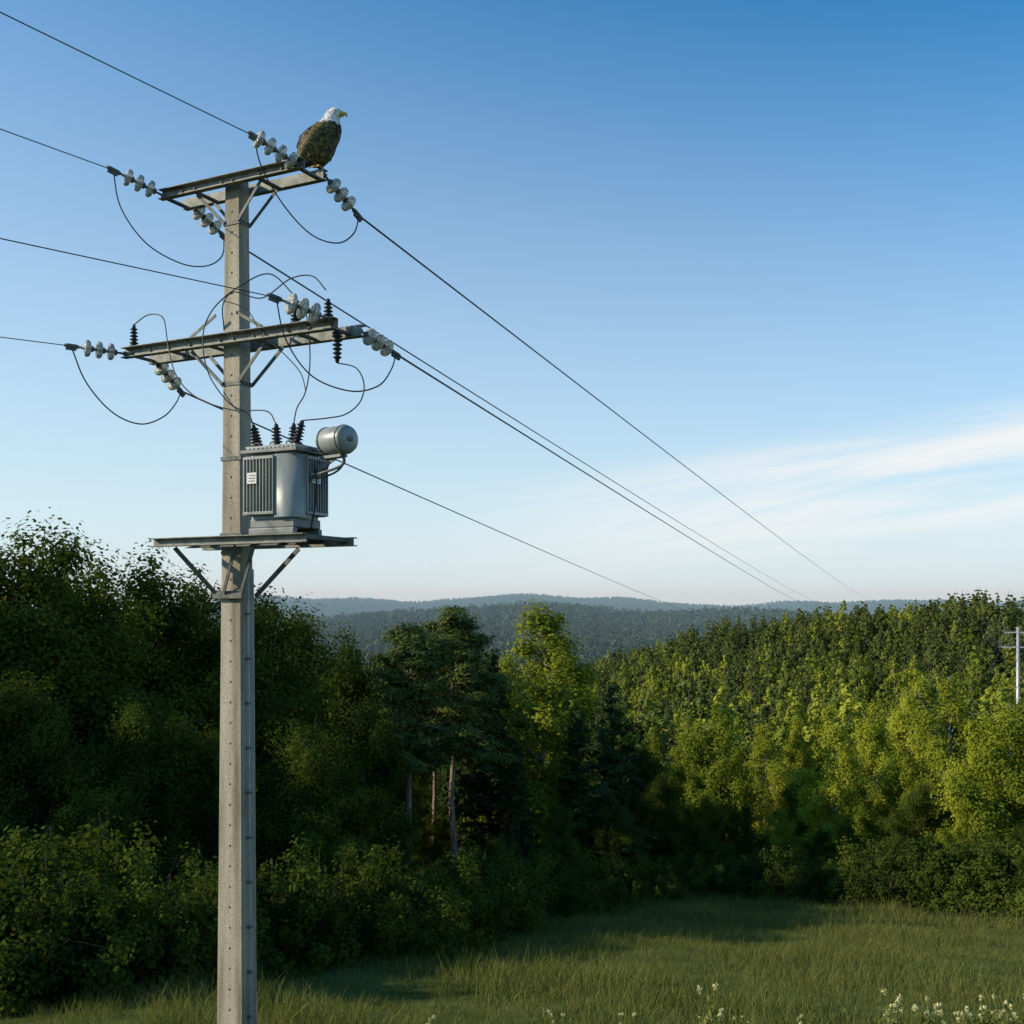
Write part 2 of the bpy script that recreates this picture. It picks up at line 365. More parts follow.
for (px,d,h) in [(-60,17.5,2.6),(-5,17,2.1),(45,17.6,2.4),(95,18,1.9),(150,18.6,2.1),(200,19.2,1.8),(-20,21,2.8),(30,20,3),(80,20.5,2.6),(140,21,2.8),(190,21,2.4),(260,22,2.3),(320,23,2.5),(370,25,2.6),(420,27,2.4),(470,29,2.5),(510,33,2.6),(545,38,2.5),(585,43,2.6),(620,48,2.4),(650,53,2.5),(690,58,2.5),(730,61,2.5),(750,58,2.3),(440,24.5,1.6),(-80,20,3)]:
    plant('bush',px,d,HZ+F*(-g1((px-512)/F*d,d)-h)/d,1.0)
lib['lc']=tree_mesh('hill_conifer','spruce',15,2200,.62,.36,200,M['hillc'],3,False,.18)
lib['lp']=tree_mesh('hill_pine','broad',13,2200,.58,.42,201,M['hillc'],3,False,.18)
lib['lb']=tree_mesh('hill_broadleaf','broad',12,2400,.52,.40,202,M['hillb'],3,False,.18)
lib['lbi']=tree_mesh('hill_birch','birch',14,2400,.48,.36,203,M['hillb'],3,False,.18)
lib['fA']=tree_mesh('far_tree','broad',15,300,2.4,1.9,204,M['farA'],3,False,.1)
lib['fA2']=tree_mesh('far_conifer','spruce',16,300,2.4,1.6,206,M['farA'],3,False,.1)
lib['fB']=tree_mesh('hazy_tree','broad',15,160,3.6,2.8,205,M['farB'],3,False,.1)
def instancer(name,child,pts,scl,rs):
    rng=np.random.default_rng(rs); n=len(pts); a=rng.uniform(0,6.28,n)
    V=[]
    for k in range(4):
        b=a+math.pi/4+k*math.pi/2; V.append(pts+np.stack([np.cos(b)*scl*.7071,np.sin(b)*scl*.7071,np.zeros(n)],1))
    V=np.stack(V,1).reshape(-1,3)
    mb=MB();mb.add(V,np.arange(4*n).reshape(n,4),M['bark']); o=mb.obj(name)
    o.instance_type='FACES'; o.use_instance_faces_scale=True; o.instance_faces_scale=1
    o.show_instancer_for_render=False
    c=bpy.data.objects.new(child.name,child); scene.collection.objects.link(c); c.parent=o
    return o
def scatter(y0,y1,sp,pa,pb,seed):
    rng=np.random.default_rng(seed)
    ys=np.arange(y0,y1,sp); P=[]
    for yy in ys:
        xs=np.arange((pa-512)/F*yy,(pb-512)/F*yy,sp)
        P.append(np.stack([xs+rng.uniform(-.45,.45,len(xs))*sp,yy+rng.uniform(-.45,.45,len(xs))*sp],1))
    P=np.concatenate(P); z=gz(P[:,0],P[:,1])
    return np.concatenate([P,z[:,None]],1),rng
P,rng=scatter(98,560,6.6,100,1300,1)
px=512+F*P[:,0]/P[:,1]; n=len(P); u=rng.uniform(size=n); y=P[:,1]
patch=np.sin(P[:,0]/17.+1)*np.sin(P[:,1]/23.+P[:,0]/40.)
pbirch=np.interp(y,[96,200,260,330,400,560],[.7,.65,.65,.38,.06,.03])*np.where(px>600,1,.3)+patch*.25
kind=np.where(u<pbirch,np.where(rng.uniform(size=n)<.5,0,1),np.where(rng.uniform(size=n)<.5,2,3))
sc=rng.uniform(.65,1.22,n)
for k,(nm,ms) in enumerate([('distant_forest','lb'),('distant_forest','lbi'),('distant_forest','lc'),('distant_forest','lp')]):
    q=kind==k; instancer(nm,lib[ms],P[q],sc[q],300+k)
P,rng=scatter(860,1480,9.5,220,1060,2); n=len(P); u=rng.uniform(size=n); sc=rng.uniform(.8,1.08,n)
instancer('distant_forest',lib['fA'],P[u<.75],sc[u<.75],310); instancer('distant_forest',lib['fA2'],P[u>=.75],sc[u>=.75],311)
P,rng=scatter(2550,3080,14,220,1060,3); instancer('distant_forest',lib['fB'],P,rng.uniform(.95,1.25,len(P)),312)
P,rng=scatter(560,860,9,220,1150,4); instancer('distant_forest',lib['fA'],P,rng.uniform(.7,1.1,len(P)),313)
# ------------------------------------------------------------------ grass
def tuft(name,seed,nb,h,spread,w):
    rng=np.random.default_rng(seed); mb=MB(); V=[];Q=[]
    for k in range(nb):
        a=rng.uniform(0,6.28); r=spread*math.sqrt(rng.uniform()); bx,by=r*math.cos(a),r*math.sin(a)
        hh=h*rng.uniform(.4,1.2); la=rng.uniform(0,6.28); ln=hh*rng.uniform(.1,.8); wa=rng.uniform(0,6.28); ww=w*rng.uniform(.6,1.3)
        b=len(V)
        for t,wd in ((0,1),(.55,.8),(1,.12)):
            cx=bx+math.cos(la)*ln*t*t;cy=by+math.sin(la)*ln*t*t;cz=hh*(t-.18*t*t)-.03
            V.append((cx-math.cos(wa)*ww*wd/2,cy-math.sin(wa)*ww*wd/2,cz));V.append((cx+math.cos(wa)*ww*wd/2,cy+math.sin(wa)*ww*wd/2,cz))
        Q+=[(b,b+1,b+3,b+2),(b+2,b+3,b+5,b+4)]
    mb.add(V,Q,M['grass']); return mb.mesh(name)
tf=[tuft('grass_tuft_a',1,80,.24,.36,.010),tuft('grass_tuft_b',2,50,.42,.34,.008),tuft('grass_tuft_c',3,80,.17,.36,.014)]
Pn,rng=scatter(10,34,.40,-60,1150,7); Pf,_=scatter(34,68,.7,380,1100,8); Pl,_=scatter(4,10,.6,-200,1400,9)
sc=np.concatenate([rng.uniform(.6,1.25,len(Pn)),rng.uniform(1.0,1.8,len(Pf)),rng.uniform(.6,1,len(Pl))]); P=np.concatenate([Pn,Pf,Pl])
sc*=1+.35*np.sin(P[:,0]*.9+2*np.sin(P[:,1]*.35))
u=rng.uniform(size=len(P))
for k in range(3):
    q=(u*3).astype(int)==k; instancer('meadow_grass',tf[k],P[q],sc[q],320+k)
def flower(name,seed,h):
    rng=np.random.default_rng(seed); mb=MB()
    st=[Vector((0,0,0))]
    for k in range(1,6): st.append(Vector((.02*k*rng.normal(),.02*k*rng.normal(),h*k/5)))
    tube(mb,st,[.008,.007,.006,.005,.004,.004],M['stem'],5)
    heads=[st[-1]]
    for k in range(3):
        b=st[2+k%3]; e=b+Vector((rng.normal()*.07,rng.normal()*.07,h*rng.uniform(.2,.42))); e.z=min(e.z,h*.96)
        tube(mb,[b,b.lerp(e,.5)+Vector((0,0,-.02)),e],[.004,.003,.003],M['stem'],4); heads.append(e)
    for hd in heads:
        n=80; rad=rng.uniform(.014,.038); C=rng.normal(size=(n,3)); C/=np.linalg.norm(C,axis=1,keepdims=True); N=C.copy(); C*=rng.uniform(.3,1.2,(n,1))*rad; C[:,2]*=rng.uniform(.6,1.6)
        leaves(mb,rng,C+np.array(tuple(hd)),N+rng.normal(size=(n,3))*.5,.022,.010,M['petal'])
    n=40; C=rng.normal(size=(n,3))*.05; C[:,2]=rng.uniform(.05,h*.8,n); leaves(mb,rng,C,rng.normal(size=(n,3)),.14,.025,M['stem'])
    return mb.mesh(name)
fl=[flower('wildflower_mesh_%d'%k,400+k,.62) for k in range(6)]
for (fx,fd,fy) in [(712,12.9,984),(556,12.8,1013),(628,12.7,1014),(748,12.8,1018),(884,13,993),(905,12.8,1006),(925,12.9,999),(935,12.9,1008),(948,12.8,1010),(970,13,1003),(981,13.1,1009),(992,13,997),(1014,12.8,1001),(1040,13,995),(960,13.3,1010),(705,13.2,1014),(800,12.9,1019),(430,12.8,1020),(893,13.1,1012),(1003,13.2,1010)]:
    x=(fx-512)/F*fd; g=g1(x,fd); H=(HZ-fy)/F*fd-g
    o=bpy.data.objects.new('wildflower',fl[rnd.randrange(6)]); scene.collection.objects.link(o); s=H/.62
    o.location=(x,fd,g); o.scale=(max(.7,min(s,1.2)),)*2+(s,); o.rotation_euler=(0,0,rnd.uniform(0,6))
# ------------------------------------------------------------------ utility pole
ang=D2R(27); AX=Vector((math.cos(ang),-math.sin(ang),0)); NN=Vector((-math.sin(ang),-math.cos(ang),0)); UP=Vector((0,0,1))
PC=Vector((-3.25,13,0)); gpole=g1(PC.x,PC.y)
pole=empty('utility_pole'); 
def arm(t,nn,z): return PC+AX*t+NN*nn+UP*z
ZT=5.03
mb=MB()
V=[];wb,db,wt_,dt=.42,.27,.235,.17; zb=gpole-.4
def ring(w,d,z):
    c=.018; pts=[(-w/2+c,-d/2),(w/2-c,-d/2),(w/2,-d/2+c),(w/2,d/2-c),(w/2-c,d/2),(-w/2+c,d/2),(-w/2,d/2-c),(-w/2,-d/2+c)]
    return [tuple(PC+AX*a-NN*b+UP*z) for a,b in pts]
NR=24
for k in range(NR+1):
    t=k/NR; V+=ring(wb+(wt_-wb)*t,db+(dt-db)*t,zb+(ZT-zb)*t)
fs=[]
for k in range(NR):
    for q in range(8): a=k*8+q;b=k*8+(q+1)%8; fs.append((a,b,b+8,a+8))
fs.append(tuple(range(NR*8,NR*8+8)))
mb.add(V,fs,M['conc']); mb.obj('shaft',pole)
mb=MB()
z=gpole+.6
while z<ZT-.3:
    t=(z-zb)/(ZT-zb); d=db+(dt-db)*t
    lathe(mb,PC+NN*(d/2-.01)+UP*z-AX*.0,NN,[(0,.014),(.0115,.014)],M['hole'],10)
    z+=.24
mb.obj('bolt_recesses',pole)
def channel(mb,t0,t1,nn,z,h,fl,sgn,mat):
    c=arm((t0+t1)/2,nn,z); Ln=t1-t0; w=.012
    box(mb,c,AX,NN,UP,Ln,w,h,mat)
    box(mb,c+NN*sgn*(fl/2+w/2)+UP*(h/2-w/2),AX,NN,UP,Ln,fl,w,mat)
    box(mb,c+NN*sgn*(fl/2+w/2)-UP*(h/2-w/2),AX,NN,UP,Ln,fl,w,mat)
def flat(mb,a,b,w,t,mat,up=None):
    a=Vector(a);b=Vector(b); X=(b-a).normalized(); Y=(NN-X*NN.dot(X)).normalized(); Z=X.cross(Y)
    box(mb,(a+b)/2,X,Y,Z,(b-a).length,t,w,mat)
def bolt(mb,c,ax,r=.016,l=.02):
    lathe(mb,c,ax,[(0,r),(l,r)],M['dsteel'],6)
mb=MB()
ZU=4.95
channel(mb,-1.02,1.12,.16,ZU,.12,.07,1,M['steel']); channel(mb,-1.0,1.14,-.16,ZU,.12,.07,-1,M['steel'])
for t in (-.96,-.5,.45,1.05): box(mb,arm(t,0,ZU-.035),AX,NN,UP,.05,.306,.03,M['dsteel'])
for t in (-.96,-.7,-.5,-.08,.08,.48,.8,1.05): bolt(mb,arm(t,.165,ZU),NN)
for s in (-1,1):
    for nn in(.15,-.15):
        flat(mb,arm(s*.48,nn,ZU-.07),arm(s*.10,nn*.72,ZU-.46),.04,.012,M['dsteel'])
mb.obj('upper_crossarm',pole,.004)
mb=MB(); ZL=3.10
channel(mb,-1.62,1.58,.17,ZL,.13,.08,1,M['steel']); channel(mb,-1.58,1.66,-.17,ZL,.13,.08,-1,M['steel'])
for t in (-1.5,-.9,-.3,.4,1.0,1.5): box(mb,arm(t,0,ZL-.035),AX,NN,UP,.05,.326,.03,M['dsteel'])
for t in (-1.5,-1.2,-.9,-.56,-.1,.1,.4,.56,.9,1.2,1.5): bolt(mb,arm(t,.175,ZL),NN)
for s in (-1,1):
    for nn in(.16,-.16): flat(mb,arm(s*.56,nn,ZL-.075),arm(s*.12,nn*.78,ZL-.50),.045,.012,M['dsteel'])
    flat(mb,arm(s*.15,.19,ZL+.30),arm(s*.55,.19,ZL+.075),.04,.01,M['dsteel'])
mb.obj('lower_crossarm',pole,.004)
mb=MB(); ZP=.72
channel(mb,-.70,1.50,.62,ZP,.10,.07,1,M['steel']); channel(mb,-.72,1.53,-.20,ZP,.10,.07,-1,M['steel'])
channel(mb,-.6,1.4,.17,ZP,.09,.05,1,M['dsteel'])
for t in (-.55,-.25,.35,.75,1.1,1.42): box(mb,arm(t,.21,ZP+.02),AX,NN,UP,.07,.80,.05,M['dsteel'])
for s,tt in ((-1,-.42),(1,.74)):
    for nn in (.58,-.22):
        flat(mb,arm(tt,nn,ZP-.06),arm(s*.16,.14 if nn>0 else -.14,ZP-.62),.06,.014,M['dsteel'])
flat(mb,arm(.50,.60,ZP-.06),arm(-.05,.175,ZP-.58),.05,.014,M['dsteel'])
box(mb,arm(0,.16,ZP-.60),AX,NN,UP,.44,.03,.09,M['dsteel'])
mb.obj('transformer_platform',pole,.004)
mb=MB()
for z in (ZU-.46,ZL-.50,ZP+1.0,ZP+.1):
    t=(z-zb)/(ZT-zb); box(mb,PC+UP*z,AX,NN,UP,wb+(wt_-wb)*t+.02,db+(dt-db)*t+.02,.05,M['dsteel'])
mb.obj('steel_bands',pole,.003)
def string(att,clamp,nd,name,r=.104):
    att=Vector(att);clamp=Vector(clamp); ax=(clamp-att).normalized(); Ln=(clamp-att).length
    mb=MB(); tube(mb,[att,clamp],.014,M['dsteel'],8)
    lathe(mb,att-ax*.03,ax,[(0,.03),(.05,.03)],M['dsteel'],8)
    sp=.135; tot=sp*nd; s0=(Ln-tot)*.45
    for k in range(nd):
        b=att+ax*(s0+sp*k)
        lathe(mb,b-ax*.005,ax,[(0,.030),(.02,.040),(.03,.034)],M['dsteel'],12)
        lathe(mb,b+ax*.022,ax,[(0,.028),(.003,.055),(.014,r*.82),(.030,r*.96),(.048,r),(.066,r*.97),(.078,r*.86),(.072,r*.72),(.084,r*.62),(.074,r*.48),(.086,r*.36),(.08,.022),(.11,.018)],M['glass'],28)
    lathe(mb,clamp-ax*.09,ax,[(0,.02),(.03,.028),(.13,.028),(.17,.014)],M['dsteel'],10)
    box(mb,clamp+UP*-.02,ax,perp(ax)[0],perp(ax)[1],.12,.03,.06,M['dsteel'])
    mb.obj(name,pole)
def SD(px,py,ref,dd): return S(px,py,ref.y+dd)
C={}
a=arm(1.03,.2,ZU); C[1]=SD(254,136,a,-.28); string(a,C[1],4,'insulator_string')
a=arm(-1.0,.17,ZU); C[2]=SD(113,170,a,-.28); string(a,C[2],3,'insulator_string')
a=arm(-.92,-.2,ZU); C[3]=SD(224,236,a,.40); string(a,C[3],3,'insulator_string')
a=arm(1.12,-.2,ZU); C[4]=SD(358,215,a,.40); string(a,C[4],3,'insulator_string')
a=arm(-1.62,.18,ZL); C[5]=SD(71,346,a,-.28); string(a,C[5],3,'insulator_string')
a=arm(1.50,.22,ZL+.05); C[6]=SD(274,297,a,-.32); string(a,C[6],3,'insulator_string',.12)
a=arm(-1.5,-.2,ZL-.03); C[7]=SD(181,391,a,.40); string(a,C[7],3,'insulator_string')
a=arm(1.62,-.2,ZL); C[8]=SD(396,354,a,.40); string(a,C[8],3,'insulator_string')
def line(a,b,sag,r=.0058,n=40,ext=0,name='power_line'):
    a=Vector(a);b=Vector(b); b2=b+(b-a)*ext; mb=MB(); pts=[]
    for k in range(n+1):
        t=(k/n)**1.7; p_=a.lerp(b2,t); p_.z-=4*sag*t*(1-t); pts.append(p_)
    tube(mb,pts,r,M['wire'],6); mb.obj(name)
line(C[1],S(-300,-143,7.6),.10,ext=5); line(C[2],S(-300,14,9.2),.08,ext=5)
line(C[6],S(-300,168,8.5),.08,ext=5); line(C[5],S(-300,296,10.6),.05,ext=5)
line(C[4],S(882,602,400),1.5,.012,60); line(C[3],S(836,606,400),1.5,.012,60)
line(C[8],S(828,607,400),1.7,.012,60); line(C[7],S(728,620,400),1.2,.012,60)
jm=MB()
def jump(pts,d0,d1,r=.0085):
    n=len(pts); P_=[S(p[0],p[1],d0+(d1-d0)*k/(n-1)) for k,p in enumerate(pts)]
    tube(jm,catmull(P_,10),r,M['cable'],6)
jump([(113,170),(121,208),(146,243),(180,263),(206,266),(222,256),(224,236)],C[2].y,C[3].y)
jump([(254,136),(262,168),(285,207),(312,235),(338,243),(354,233),(359,215)],C[1].y,C[4].y)
jump([(71,346),(86,382),(112,412),(140,424),(163,417),(176,403),(181,391)],C[5].y,C[7].y)
jump([(276,298),(286,340),(312,376),(350,391),(378,386),(391,370),(396,354)],C[6].y,C[8].y)
# ------------------------------------------------------------------ transformer
tr=empty('electrical_transformer')
TW,TD,TH=.70,.55,.80; tc=arm(1.04,.40,0); zb0=ZP+.05
top=zb0+.11+TH; zc=zb0+.11+TH/2
bush=[]
BP=((-.29,.12,-.25),(-.10,.02,-.06),(.07,-.04,.04),(.25,.14,.34))
for tt,nn,tilt in BP:
    ax=(UP+AX*tilt).normalized(); bush.append(tc+AX*tt+NN*nn+UP*(top+.05)+ax*.28)
def jump3(pts,d0,end,r=.0075,start=None):
    n=len(pts); d1=end.y
    P_=[S(p[0],p[1],d0+(d1-d0)*k/n) for k,p in enumerate(pts)]+[end]
    if start is not None: P_[0]=start
    tube(jm,catmull(P_,10),r,M['cable'],6)
pa=arm(-1.45,.20,ZL+.065+.27); pb=arm(1.02,.20,ZL+.065+.30); pc=arm(1.36,.05,ZL+.065+.27); pd=arm(1.52,.1,ZL-.07-.34)
jump3([(298,281),(270,274),(240,286),(214,308),(203,335),(208,372),(228,402),(248,414)],pb.y,bush[0],start=pb)
jump3([(137,323),(148,315),(163,318),(168,345),(176,375),(196,397),(232,410),(266,411)],pa.y,bush[1],start=pa)
jump3([(305,300),(310,355),(306,390),(297,408)],arm(1.1,.2,0).y,bush[2])
jump3([(343,366),(356,368),(364,384),(360,402),(346,414),(328,418)],pd.y,bush[3],start=pd)
jump([(224,330),(223,305),(234,292),(262,298),(290,279),(312,276),(326,290)],12.8,pc.y,.0075)
jump([(222,300),(247,310),(262,335),(280,350),(300,372),(306,392)],12.7,12.3,.006)
jm.obj('jumper_cables',pole)
def post(mb,b,ax,L_,r,n):
    prof=[(0,r*.9),(.02,r*.9),(.025,r*.5)]
    st=(L_-.06)/n
    for k in range(n):
        s=.03+k*st; rr_=r*(1-.25*k/n); prof+=[(s,rr_*.5),(s+st*.25,rr_),(s+st*.4,rr_),(s+st*.75,rr_*.5)]
    prof+=[(L_-.02,r*.4),(L_,r*.25)]
    lathe(mb,b,ax,prof,M['rubber'],16)
mb=MB()
post(mb,arm(-1.45,.20,ZL+.065),UP,.27,.055,5); post(mb,arm(1.02,.20,ZL+.065),UP,.30,.06,6); post(mb,arm(1.36,.05,ZL+.065),UP,.27,.06,5)
post(mb,arm(1.52,.1,ZL-.07),-UP,.34,.062,6)
mb.obj('surge_arresters',pole)
mb=MB()
pts=[]
for k in range(12):
    z=ZP-.3-(k/11)*(ZP-.3-gpole); t=(z-zb)/(ZT-zb); pts.append(PC+AX*((wb+(wt_-wb)*t)/2+.035)+NN*.03+UP*z)
tube(mb,pts,.011,M['gcable'],6); pts2=[p+AX*.0-NN*.09 for p in pts]; tube(mb,pts2,.008,M['gcable'],6)
for p_ in pts[1:-1]: box(mb,p_-AX*.015,AX,NN,UP,.05,.05,.03,M['dsteel'])
mb.obj('grounding_cable',pole)
mb=MB()
for s in(-.22,.22): box(mb,tc+NN*s+UP*(zb0+.035),AX,NN,UP,.62,.07,.07,M['tdark'])
box(mb,tc+UP*(zb0+.12),AX,NN,UP,TW*.86,TD*.86,.10,M['tdark'])
box(mb,tc+UP*(zb0+.07+.10+TH/2-.06),AX,NN,UP,TW-.12,TD-.12,TH-.02,M['tgrey'])
mb.obj('tank',tr,.012)
mb=MB()
fh=TH-.16
def finrow(cpos,dirv,outv,nf):
    for k in range(nf): box(mb,cpos+dirv*k*.044+outv*-.010+UP*(zc+.02),dirv,outv,UP,.012,.11,fh,M['tgrey'])
    mid=cpos+dirv*(nf-1)*.022
    for zz in(fh/2-.02,-fh/2+.02): box(mb,mid+outv*.038+UP*(zc+.02+zz),dirv,outv,UP,(nf-1)*.044+.02,.012,.03,M['tgrey'])
finrow(tc-AX*(TW/2-.03)+NN*TD/2,AX,NN,10)
finrow(tc-AX*(TW/2-.03)-NN*TD/2,AX,-NN,15)
finrow(tc+AX*TW/2-NN*(TD/2-.03),NN,AX,9)
finrow(tc-AX*TW/2-NN*(TD/2-.03),NN,-AX,12)
mb.obj('cooling_fins',tr,.003)
mb=MB()
V=[];ns=10
cc=tc+AX*(TW/2-.24)+NN*(TD/2-.20); pp=[]
for k in range(ns+1):
    a=math.pi/2*k/ns; pp.append(cc+AX*(.06+.20*math.sin(a))+NN*(.035+.185*math.cos(a)))
pp=[cc-AX*.03-NN*.0+NN*.22]+pp+[cc+AX*.26-NN*.05]
for z in (zc-TH/2+.07,zc+TH/2-.05):
    for q in pp: V.append(tuple(q+UP*z))
k=len(pp); mb.add(V,[(i,i+1,k+i+1,k+i) for i in range(k-1)]+[tuple(range(k,2*k))],M['tgrey'],True)
mb.obj('corner_panel',tr)
mb=MB()
box(mb,tc+UP*(top-.005),AX,NN,UP,TW+.06,TD+.06,.035,M['tdark']); box(mb,tc+UP*(top+.035),AX,NN,UP,TW-.02,TD-.02,.04,M['tgrey'])
for k in range(12):
    for s in(-1,1): lathe(mb,tc+AX*(-TW/2+.03+k*(TW-.06)/11)+NN*s*(TD/2+.01)+UP*(top+.012),UP,[(0,.012),(.018,.012)],M['dsteel'],6)
for k in range(3):
    tube(mb,catmull([tc+AX*(-.25+.22*k)+NN*.22+UP*(top+.05),tc+AX*(-.25+.22*k)+NN*.22+UP*(top+.09),tc+AX*(-.19+.22*k)+NN*.22+UP*(top+.09),tc+AX*(-.19+.22*k)+NN*.22+UP*(top+.05)],5),.008,M['dsteel'],6)
mb.obj('lid',tr,.004)
mb=MB()
for tt,nn,tilt in BP:
    ax=(UP+AX*tilt).normalized(); post(mb,tc+AX*tt+NN*nn+UP*(top+.05),ax,.28,.066,6)
mb.obj('bushings',tr)
mb=MB()
cb=tc+AX*.53+NN*.02+UP*(top+.08); cr=.15; cax=(AX*.93+NN*.22).normalized()
prof=[(0,.02),(.008,cr*.6),(.03,cr*.92),(.055,cr),(.38,cr),(.405,cr*.93),(.42,cr*.7),(.428,.02)]
lathe(mb,cb,cax,prof,M['tgrey'],32); lathe(mb,cb+cax*.06,cax,[(0,cr+.001),(.001,cr+.008),(.02,cr+.008),(.021,cr+.001)],M['tdark'],32); lathe(mb,cb+cax*.34,cax,[(0,cr+.001),(.001,cr+.008),(.02,cr+.008),(.021,cr+.001)],M['tdark'],32)
lathe(mb,cb+cax*.42,cax,[(0,.03),(.03,.03)],M['tdark'],12)
for s in(.06,.30):
    e=cb+cax*s; tube(mb,catmull([e-UP*cr*.9,e-UP*(cr+.12),tc+AX*.37+NN*(.0+s*.3)+UP*(top-.30)],6),.016,M['dsteel'],8)
tube(mb,catmull([cb+cax*.34-UP*.13,cb+cax*.30-UP*.28,cb+cax*.10-UP*.36,tc+AX*.37+NN*.1+UP*(top-.32)],6),.012,M['dsteel'],8)
tube(mb,catmull([cb+cax*.02-UP*.05,cb-cax*.06-UP*.08,tc+AX*.30+UP*(top+.04)],6),.022,M['tdark'],8)
tube(mb,catmull([tc+AX*.37+UP*(top-.1),tc+AX*.46+NN*.05+UP*(top-.3),tc+AX*.44+NN*.05+UP*(top-.6),tc+AX*.38+NN*.05+UP*(zb0+.05)],8),.010,M['cable'],6)
box(mb,cb+cax*.16-UP*(cr+.02),cax,UP.cross(cax),UP,.34,.1,.03,M['tdark'])
flat(mb,tc+AX*.36+UP*(top-.25),cb+cax*.2-UP*(cr+.03),.05,.012,M['tdark'])
mb.obj('oil_conservator',tr)
mb=MB()
box(mb,tc-AX*.20+NN*(TD/2+.052)+UP*(zc+.10),AX,NN,UP,.13,.006,.12,M['label'])
for k in range(3): box(mb,tc-AX*.20+NN*(TD/2+.057)+UP*(zc+.13-.03*k),AX,NN,UP,.09,.004,.008,M['labelt'])
box(mb,tc-NN*.02+AX*(TW/2+.052)+UP*(zc+.10),NN,AX,UP,.16,.006,.11,M['label'])
for k in range(3): box(mb,tc-NN*.02+AX*(TW/2+.057)+UP*(zc+.13-.03*k),NN,AX,UP,.11,.004,.008,M['labelt'])
mb.obj('rating_labels',tr)
# ------------------------------------------------------------------ bald eagle
mE,nt,out=newmat('eagle_feathers');L=nt.links
at=nt.nodes.new('ShaderNodeAttribute');at.attribute_name='Col'
p=nt.nodes.new('ShaderNodeBsdfPrincipled');p.inputs['Roughness'].default_value=.65;p.inputs['Specular IOR Level'].default_value=.3
g=nt.nodes.new('ShaderNodeNewGeometry'); mr=nt.nodes.new('ShaderNodeMapRange'); mr.inputs[3].default_value=.6; mr.inputs[4].default_value=1.35
L.new(g.outputs['Random Per Island'],mr.inputs[0])
vm=nt.nodes.new('ShaderNodeVectorMath');vm.operation='SCALE';L.new(at.outputs['Color'],vm.inputs[0]);L.new(mr.outputs[0],vm.inputs['Scale']);L.new(vm.outputs[0],p.inputs['Base Color']);L.new(p.outputs[0],out.inputs[0])
eagle=empty('bald_eagle')
ES=.0106
EB=arm(1.07,-.17,ZU+.068)
EF=Vector((.97,-.22,0)).normalized(); EY=UP.cross(EF)
def E(x,y,z):
    xx=x*1.20+(.22*(z-14) if z>3 else -2.4)
    return EB+(EF*xx+EY*y*1.08+UP*z)*ES
BR=(.15,.122,.042); DK=(.05,.042,.020); WH=(.82,.80,.75)
rng=np.random.default_rng(77)
body=[(3,-1,4,4),(7,-2,10,9),(13,-3,14.5,13),(20,-4,17,15.5),(28,-4,18,17),(35,-2.5,17.5,17),(41,0,15,14.5),(46,2,12,11.5),(50,3.5,9,8.8),(54,4.5,7.4,7),(58,5.5,7.4,6.6),(61.5,5.5,6.2,5.6),(64,5,3.5,3.2)]
def bsurf(z,a,k=1.0):
    zz=[b[0] for b in body]; cx=np.interp(z,zz,[b[1] for b in body]); rx=np.interp(z,zz,[b[2] for b in body]); ry=np.interp(z,zz,[b[3] for b in body])
    return np.array([cx+rx*k*math.cos(a),ry*k*math.sin(a),z])
mb=MB(); V=[];col=[];ns=24
zz=np.linspace(3.1,64,40)
for z in zz:
    for k in range(ns):
        q=bsurf(z,2*math.pi*k/ns,.96); V.append(tuple(E(*q))); col.append(WH if z>48.5 else DK)
fs=[]
for i_ in range(len(zz)-1):
    for k in range(ns): a=i_*ns+k;b=i_*ns+(k+1)%ns; fs.append((a,b,b+ns,a+ns))
fs.append(tuple(range((len(zz)-1)*ns,len(zz)*ns))); fs.append(tuple(reversed(range(ns))))
mb.add(V,fs,mE,True,np.array(col))
def feather(mb,P0,dirn,nrm,l,w,c):
    P0=Vector(P0);d=Vector(dirn).normalized();n_=Vector(nrm).normalized(); s=d.cross(n_).normalized()
    pts=[P0-s*w*.3,P0+s*w*.3,P0+d*l*.5+s*w*.5+n_*l*.05,P0+d*l*.85+s*w*.33+n_*l*.08,P0+d*l+n_*l*.08,P0+d*l*.85-s*w*.33+n_*l*.08,P0+d*l*.5-s*w*.5+n_*l*.05]
    mb.add([tuple(E(q[0],q[1],max(q[2],3.1))) for q in pts],[(0,1,2,3,4,5,6)],mE,False,np.array([c]*7))
for k in range(1900):
    z=rng.uniform(8,63.5); a=rng.uniform(0,2*math.pi); q=bsurf(z,a); q0=bsurf(z-1.5,a)
    e=1e-2; ta=bsurf(z,a+e)-q; dn=q0-q; nr=np.cross(dn,ta); 
    if np.dot(nr,np.array([math.cos(a),math.sin(a),0]))<0: nr=-nr
    lim=47.5+1.5*math.sin(a*5)
    if z>lim: c=WH; l,w=3.0,1.6
    else:
        c=BR if rng.uniform()<.5 else DK; l,w=5.2,3.0
    if z<12: l*=.8
    feather(mb,q,dn,nr,l*rng.uniform(.8,1.2),w*rng.uniform(.8,1.2),c)
mb.obj('body',eagle)
mb=MB()
def wsurf(side,u,v,k=1.0):
    cx=3-19*u**1.1; cz=43-36*u; hw=(11.5*math.sin(math.pi*min(1,.16+.80*u))**.7)*(1-.25*u)
    x=cx+v*hw*-.80; z=cz+v*hw*.50
    yb=(15.5*math.sin(math.pi*min(.92,.28+.62*u)))*math.cos(min(1.4,abs(v)*.95))+2.2
    return np.array([x,side*yb*k,z])
